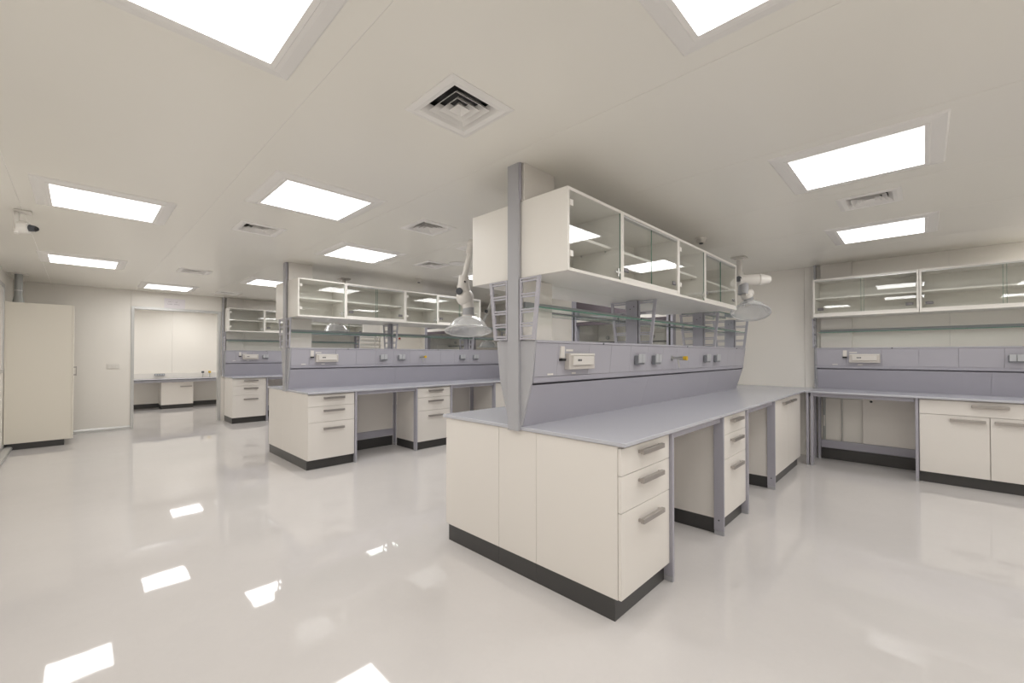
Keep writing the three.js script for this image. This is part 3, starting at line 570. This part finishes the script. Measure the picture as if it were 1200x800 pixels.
function armMount(t, x, z, yb, r = 0.028) {
  part(t, 'ceiling_plate', [bx(x - 0.075, x + 0.075, CEIL - 0.016, CEIL, z - 0.075, z + 0.075, 0.004), bx(x - 0.05, x + 0.05, CEIL - 0.03, CEIL - 0.016, z - 0.05, z + 0.05, 0.004)], M.offWhite);
  part(t, 'drop_pipe', rod([x, CEIL - 0.03, z], [x, yb, z], r), M.offWhite);
}
{
  const t = thing('extraction_arm', 'white articulated extraction arm with clear bell hood behind the overhead cabinets, black knob', 'extraction arm', null, [2.72, CEIL, -2.5]);
  armMount(t, 2.72, -2.5, 2.36);
  part(t, 'swivel_joint', ball([2.72, 2.37, -2.5], 0.05), M.offWhite);
  part(t, 'upper_tube', rod([2.72, 2.37, -2.5], [2.494, 2.36, -2.942], 0.028), M.white);
  part(t, 'elbow_joint', [ball([2.494, 2.355, -2.942], 0.044), rod([2.494, 2.355, -2.942], [2.478, 2.26, -2.96], 0.04, 0.034)], M.offWhite);
  part(t, 'lower_tube', rod([2.494, 2.34, -2.942], [2.437, 1.99, -3.0], 0.027), M.white);
  part(t, 'tube_clamp', rod([2.442, 2.06, -2.99], [2.437, 1.95, -3.0], 0.046, 0.05), M.offWhite);
  part(t, 'pivot_joint', [ball([2.452, 1.868, -2.99], 0.08), rod([2.437, 1.98, -3.0], [2.452, 1.87, -2.99], 0.055, 0.07)], M.offWhite);
  part(t, 'knob', rod([2.425, 1.905, -3.02], [2.365, 1.915, -2.965], 0.034, 0.03), M.darkGrey, 'black plastic tension knob');
  part(t, 'screw', rod([2.43, 2.0, -2.96], [2.405, 2.0, -2.935], 0.008, 0.008, 10), M.black);
  part(t, 'neck', rod([2.465, 1.85, -2.98], [2.477, 1.77, -2.97], 0.06, 0.05), M.offWhite);
  part(t, 'grey_sleeve', rod([2.477, 1.775, -2.97], [2.477, 1.7, -2.97], 0.05, 0.052), M.sleeve);
  part(t, 'hood_collar', rod([2.477, 1.705, -2.97], [2.477, 1.675, -2.97], 0.058, 0.062), M.offWhite);
  dome(t, [2.463, 1.555, -2.955], new THREE.Quaternion().setFromAxisAngle(new THREE.Vector3(-0.77, 0, -0.64), 0.19), 1);
}
{
  const t = thing('extraction_arm', 'folded white extraction arm with pale cone end above the corner island bench', 'extraction arm', null, [5.56, CEIL, -1.59]);
  armMount(t, 5.56, -1.59, 2.32, 0.03);
  part(t, 'swivel_joint', rod([5.56, 2.34, -1.59], [5.56, 2.2, -1.59], 0.045, 0.05), M.offWhite);
  part(t, 'reach_tube', rod([5.56, 2.24, -1.59], [5.16, 2.18, -1.48], 0.034), M.offWhite);
  part(t, 'upper_tube', rod([5.143, 2.177, -1.488], [5.301, 2.187, -1.33], 0.06, 0.065), M.offWhite);
  part(t, 'end_cone', rod([5.301, 2.187, -1.33], [5.394, 2.187, -1.237], 0.071, 0.042), M.white);
  part(t, 'knob', rod([5.129, 2.187, -1.479], [5.096, 2.187, -1.465], 0.032, 0.03), M.darkGrey, 'black plastic tension knob');
  part(t, 'grey_sleeve', rod([5.189, 2.14, -1.442], [5.171, 2.019, -1.442], 0.051, 0.054), M.sleeve);
  part(t, 'pivot_joint', [ball([5.208, 2.0, -1.414], 0.058), rod([5.171, 2.019, -1.442], [5.245, 2.038, -1.376], 0.046, 0.042)], M.offWhite);
  part(t, 'lower_sleeve', rod([5.208, 1.982, -1.404], [5.227, 1.94, -1.395], 0.051, 0.047), M.sleeve);
  part(t, 'hood_collar', rod([5.227, 1.94, -1.395], [5.236, 1.908, -1.386], 0.054, 0.061), M.offWhite);
  dome(t, [5.194, 1.81, -1.376], new THREE.Quaternion().setFromAxisAngle(new THREE.Vector3(-0.26, 0, -0.966), 0.42), 0.93);
}
{
  const t = thing('extraction_arm', 'extraction arm with clear hood between island bench and doorway-wall bench', 'extraction arm', null, [2.86, CEIL, -6.42]);
  armMount(t, 2.86, -6.42, 2.4); part(t, 'swivel_joint', ball([2.86, 2.4, -6.42], 0.05), M.offWhite);
  part(t, 'upper_tube', rod([2.86, 2.4, -6.42], [3.05, 2.2, -6.62], 0.028), M.white); part(t, 'elbow_joint', ball([3.05, 2.2, -6.62], 0.046), M.offWhite);
  part(t, 'lower_tube', rod([3.05, 2.2, -6.62], [2.97, 1.98, -6.83], 0.027), M.white);
  part(t, 'pivot_joint', ball([2.97, 1.96, -6.83], 0.06), M.offWhite); part(t, 'grey_sleeve', rod([2.97, 1.95, -6.83], [2.96, 1.87, -6.84], 0.048, 0.052), M.sleeve);
  part(t, 'hood_collar', rod([2.96, 1.875, -6.84], [2.95, 1.845, -6.845], 0.056, 0.062), M.offWhite);
  dome(t, [2.93, 1.72, -6.88], new THREE.Quaternion().setFromAxisAngle(new THREE.Vector3(0.7, 0, -0.7).normalize(), -0.12), 1);
}
{
  const t = thing('extraction_arm', 'extraction arm with clear hood beside the fume cupboard past the middle island bench', 'extraction arm', null, [5.6, CEIL, -6.0]);
  armMount(t, 5.6, -6.0, 2.4); part(t, 'swivel_joint', ball([5.6, 2.4, -6.0], 0.05), M.offWhite);
  part(t, 'upper_tube', rod([5.6, 2.4, -6.0], [5.66, 2.19, -6.21], 0.03), M.white); part(t, 'elbow_joint', ball([5.66, 2.19, -6.21], 0.055), M.offWhite);
  part(t, 'knob', rod([5.64, 2.2, -6.2], [5.58, 2.2, -6.15], 0.032), M.darkGrey, 'black plastic tension knob');
  part(t, 'lower_tube', rod([5.66, 2.19, -6.21], [5.56, 1.8, -6.31], 0.03), M.alu); part(t, 'pivot_joint', ball([5.57, 1.77, -6.3], 0.055), M.offWhite);
  part(t, 'neck', rod([5.57, 1.77, -6.3], [5.66, 1.66, -6.22], 0.04), M.offWhite); part(t, 'hood_collar', rod([5.66, 1.67, -6.22], [5.67, 1.62, -6.21], 0.05, 0.062), M.offWhite);
  dome(t, [5.68, 1.49, -6.2], null, 1);
}

// ---------------------------------------------------------------- tall cabinet with exhaust pipe, left wall things
{
  const t = thing('tall_cabinet', 'tall plain cream storage cabinet with vertical handle standing by the doorway wall', 'cabinet', null, [-0.39, 0, -9.55]), x0 = XL + 0.005, x1 = -0.07, z0 = -9.95, z1 = -9.2;
  part(t, 'body', bx(x0, x1, 0.09, 2.09, z0, z1, 0.002), M.tall);
  part(t, 'plinth', bx(x0 + 0.02, x1 - 0.07, 0, 0.09, z0 + 0.02, z1 - 0.02, 0.001), M.plinth);
  for (const [a, b, hz] of [[z0, (z0 + z1) / 2 - 0.002, -9.63], [(z0 + z1) / 2 + 0.002, z1, -9.25]]) {
    const d = part(t, 'door', bx(x1 + 0.001, x1 + 0.02, 0.092, 2.088, a, b, 0.002), M.tall);
    if (hz > -9.5) part(d, 'handle', [bx(x1 + 0.042, x1 + 0.052, 1.03, 1.17, hz - 0.008, hz + 0.008, 0.002), bx(x1 + 0.02, x1 + 0.044, 1.15, 1.165, hz - 0.006, hz + 0.006, 0.001), bx(x1 + 0.02, x1 + 0.044, 1.035, 1.05, hz - 0.006, hz + 0.006, 0.001)], M.handle, 'dark metal pull handle');
  }
  const p = thing('exhaust_pipe', 'round grey exhaust pipe from the tall cabinet to the ceiling', 'pipe', null, [-0.615, 2.09, -9.4]);
  part(p, 'pipe', rod([-0.615, 2.2, -9.4], [-0.615, CEIL - 0.004, -9.4], 0.042, 0.042, 28), M.galvanised); part(p, 'collar', rod([-0.615, 2.09, -9.4], [-0.615, 2.13, -9.4], 0.06, 0.056, 28), M.galvanised); part(p, 'reducer', rod([-0.615, 2.13, -9.4], [-0.615, 2.2, -9.4], 0.056, 0.042, 28), M.galvanised);
  part(p, 'band', rod([-0.615, 2.27, -9.4], [-0.615, 2.285, -9.4], 0.044, 0.044, 28), M.alu); part(p, 'ceiling_ring', rod([-0.615, CEIL - 0.008, -9.4], [-0.615, CEIL, -9.4], 0.1, 0.1, 28), M.white);
}
{
  const w = struct('window_1', [XL, 1.7, -8.3]);
  part(w, 'window_frame', [bx(XL, XL + 0.02, 1.1, 1.15, -9.0, -7.6), bx(XL, XL + 0.02, 2.26, 2.31, -9.0, -7.6), bx(XL, XL + 0.02, 1.15, 2.26, -9.0, -8.95), bx(XL, XL + 0.02, 1.15, 2.26, -7.65, -7.6)], M.alu);
  part(w, 'window_blind', bx(XL + 0.001, XL + 0.008, 1.15, 2.26, -8.95, -7.65, 0), M.offWhite);
}
{ // notice over the doorway: two lines of small print, too faint to read
  const cv = document.createElement('canvas'); cv.width = 256; cv.height = 160; const g = cv.getContext('2d');
  g.fillStyle = '#f0ebee'; g.fillRect(0, 0, 256, 160); g.fillStyle = '#8f8a90';
  const r = rng(31); const line = (y, x0, widths) => { let x = x0; for (const w of widths) { for (let i = 0; i < w; i++) { const h = 6 + Math.floor(r() * 8); g.fillRect(x, y - h, 3, h); x += 7; } x += 16; } };
  line(58, 48, [6, 1, 5]); line(98, 40, [9, 10]);
  const tx = new THREE.CanvasTexture(cv); tx.colorSpace = THREE.SRGBColorSpace;
  const t = thing('paper_notice', 'white paper notice with two faint lines of print above the doorway', 'notice', null, [1.283, 2.325, ZB + 0.001]);
  part(t, 'sheet', new THREE.BoxGeometry(0.315, 0.185, 0.002).translate(1.283, 2.325, ZB + 0.002), M.paper);
  const pr = part(t, 'print', new THREE.PlaneGeometry(0.313, 0.183).translate(1.283, 2.325, ZB + 0.0036), new THREE.MeshPhysicalMaterial({ map: tx, roughness: 0.8 }));
}
{ const t = thing('light_switch', 'white three-gang light switch plate on the wall beside the doorway', 'switch', null, [0.43, 1.14, ZB]);
  part(t, 'plate', bx(0.345, 0.515, 1.095, 1.185, ZB, ZB + 0.01, 0.003), M.white);
  for (const x of [0.36, 0.408, 0.456]) part(t, 'rocker', bx(x, x + 0.044, 1.108, 1.172, ZB + 0.01, ZB + 0.015, 0.002), M.white); }

// ---------------------------------------------------------------- desk in the next room
{
  const z0 = -14.0, t = thing('far_worktop', 'thin dark-edged desk top in the room beyond the doorway', 'worktop', null, [2.5, 0.71, -13.7]);
  part(t, 'slab', bx(-0.9, 5.9, 0.715, 0.74, z0 + 0.002, -13.38, 0.002), M.worktop); const fr = thing('desk_rail', 'pale grey rail under the front edge of the desk beyond the doorway', 'rail', null, [2.5, 0.66, -13.43]); part(fr, 'rail', bx(-0.9, 5.9, 0.665, 0.713, -13.44, -13.41, 0.002), M.lavenderLight);
  part(t, 'upstand', bx(-0.9, 5.9, 0.741, 0.88, z0 + 0.002, z0 + 0.06, 0.004), M.white, 'white upstand along the wall');
  part(t, 'edge_strip', bx(-0.9, 5.9, 0.722, 0.737, -13.38, -13.376, 0), M.darkGrey, 'dark front edge');
  const b = struct('baseboard_far', [2.5, 0, z0]); part(b, 'baseboard_strip', bx(-0.9, 5.9, 0, 0.11, z0 + 0.001, z0 + 0.016, 0.001), M.plinth);
  const k = thing('desk_cabinet', 'small cream cabinet with drawer and door under the desk beyond the doorway', 'cabinet', null, [1.74, 0, -13.7]);
  part(k, 'body', bx(1.43, 2.07, 0.1, 0.713, z0 + 0.02, -13.5, 0.002), M.cream); part(k, 'plinth', bx(1.435, 2.065, 0, 0.1, z0 + 0.02, -13.53, 0.001), M.plinth);
  const d = part(k, 'drawer', bx(1.432, 2.068, 0.58, 0.71, -13.499, -13.48, 0.002), M.cream); handle(d, 1.63, 1.87, 0.67, -13.48);
  const e = part(k, 'door', bx(1.432, 2.068, 0.102, 0.576, -13.499, -13.48, 0.002), M.cream); handle(e, 1.8, 2.04, 0.545, -13.48);
  const p = thing('socket_strip', 'grey multi-socket strip on the upstand of the desk beyond the doorway', 'socket', null, [1.44, 0.82, z0 + 0.06]);
  part(p, 'housing', bx(1.34, 1.545, 0.815, 0.865, z0 + 0.061, z0 + 0.1, 0.004), M.socketGrey); for (let i = 0; i < 4; i++) part(p, 'outlet', bx(1.35 + i * 0.049, 1.388 + i * 0.049, 0.82, 0.858, z0 + 0.1, z0 + 0.104, 0.002), M.socketLight);
  for (const [x, mat, n] of [[2.33, M.darkGrey, 'small bench tap with dark knob on the desk beyond the doorway'], [2.48, M.yellow, 'small bench tap with yellow knob on the desk beyond the doorway']]) {
    const s = thing('bench_tap', n, 'tap', null, [x, 0.74, -13.85]); part(s, 'stem', rod([x, 0.74, -13.85], [x, 0.86, -13.85], 0.012), M.steel); part(s, 'knob', rod([x, 0.86, -13.85], [x, 0.91, -13.85], 0.03, 0.03), mat); part(s, 'outlet', rod([x, 0.83, -13.85], [x, 0.83, -13.78], 0.008), M.steel);
  }
}

scene.traverse((o) => { if (o.isMesh) { o.castShadow = true; o.receiveShadow = true; } });
renderer.render(scene, camera);
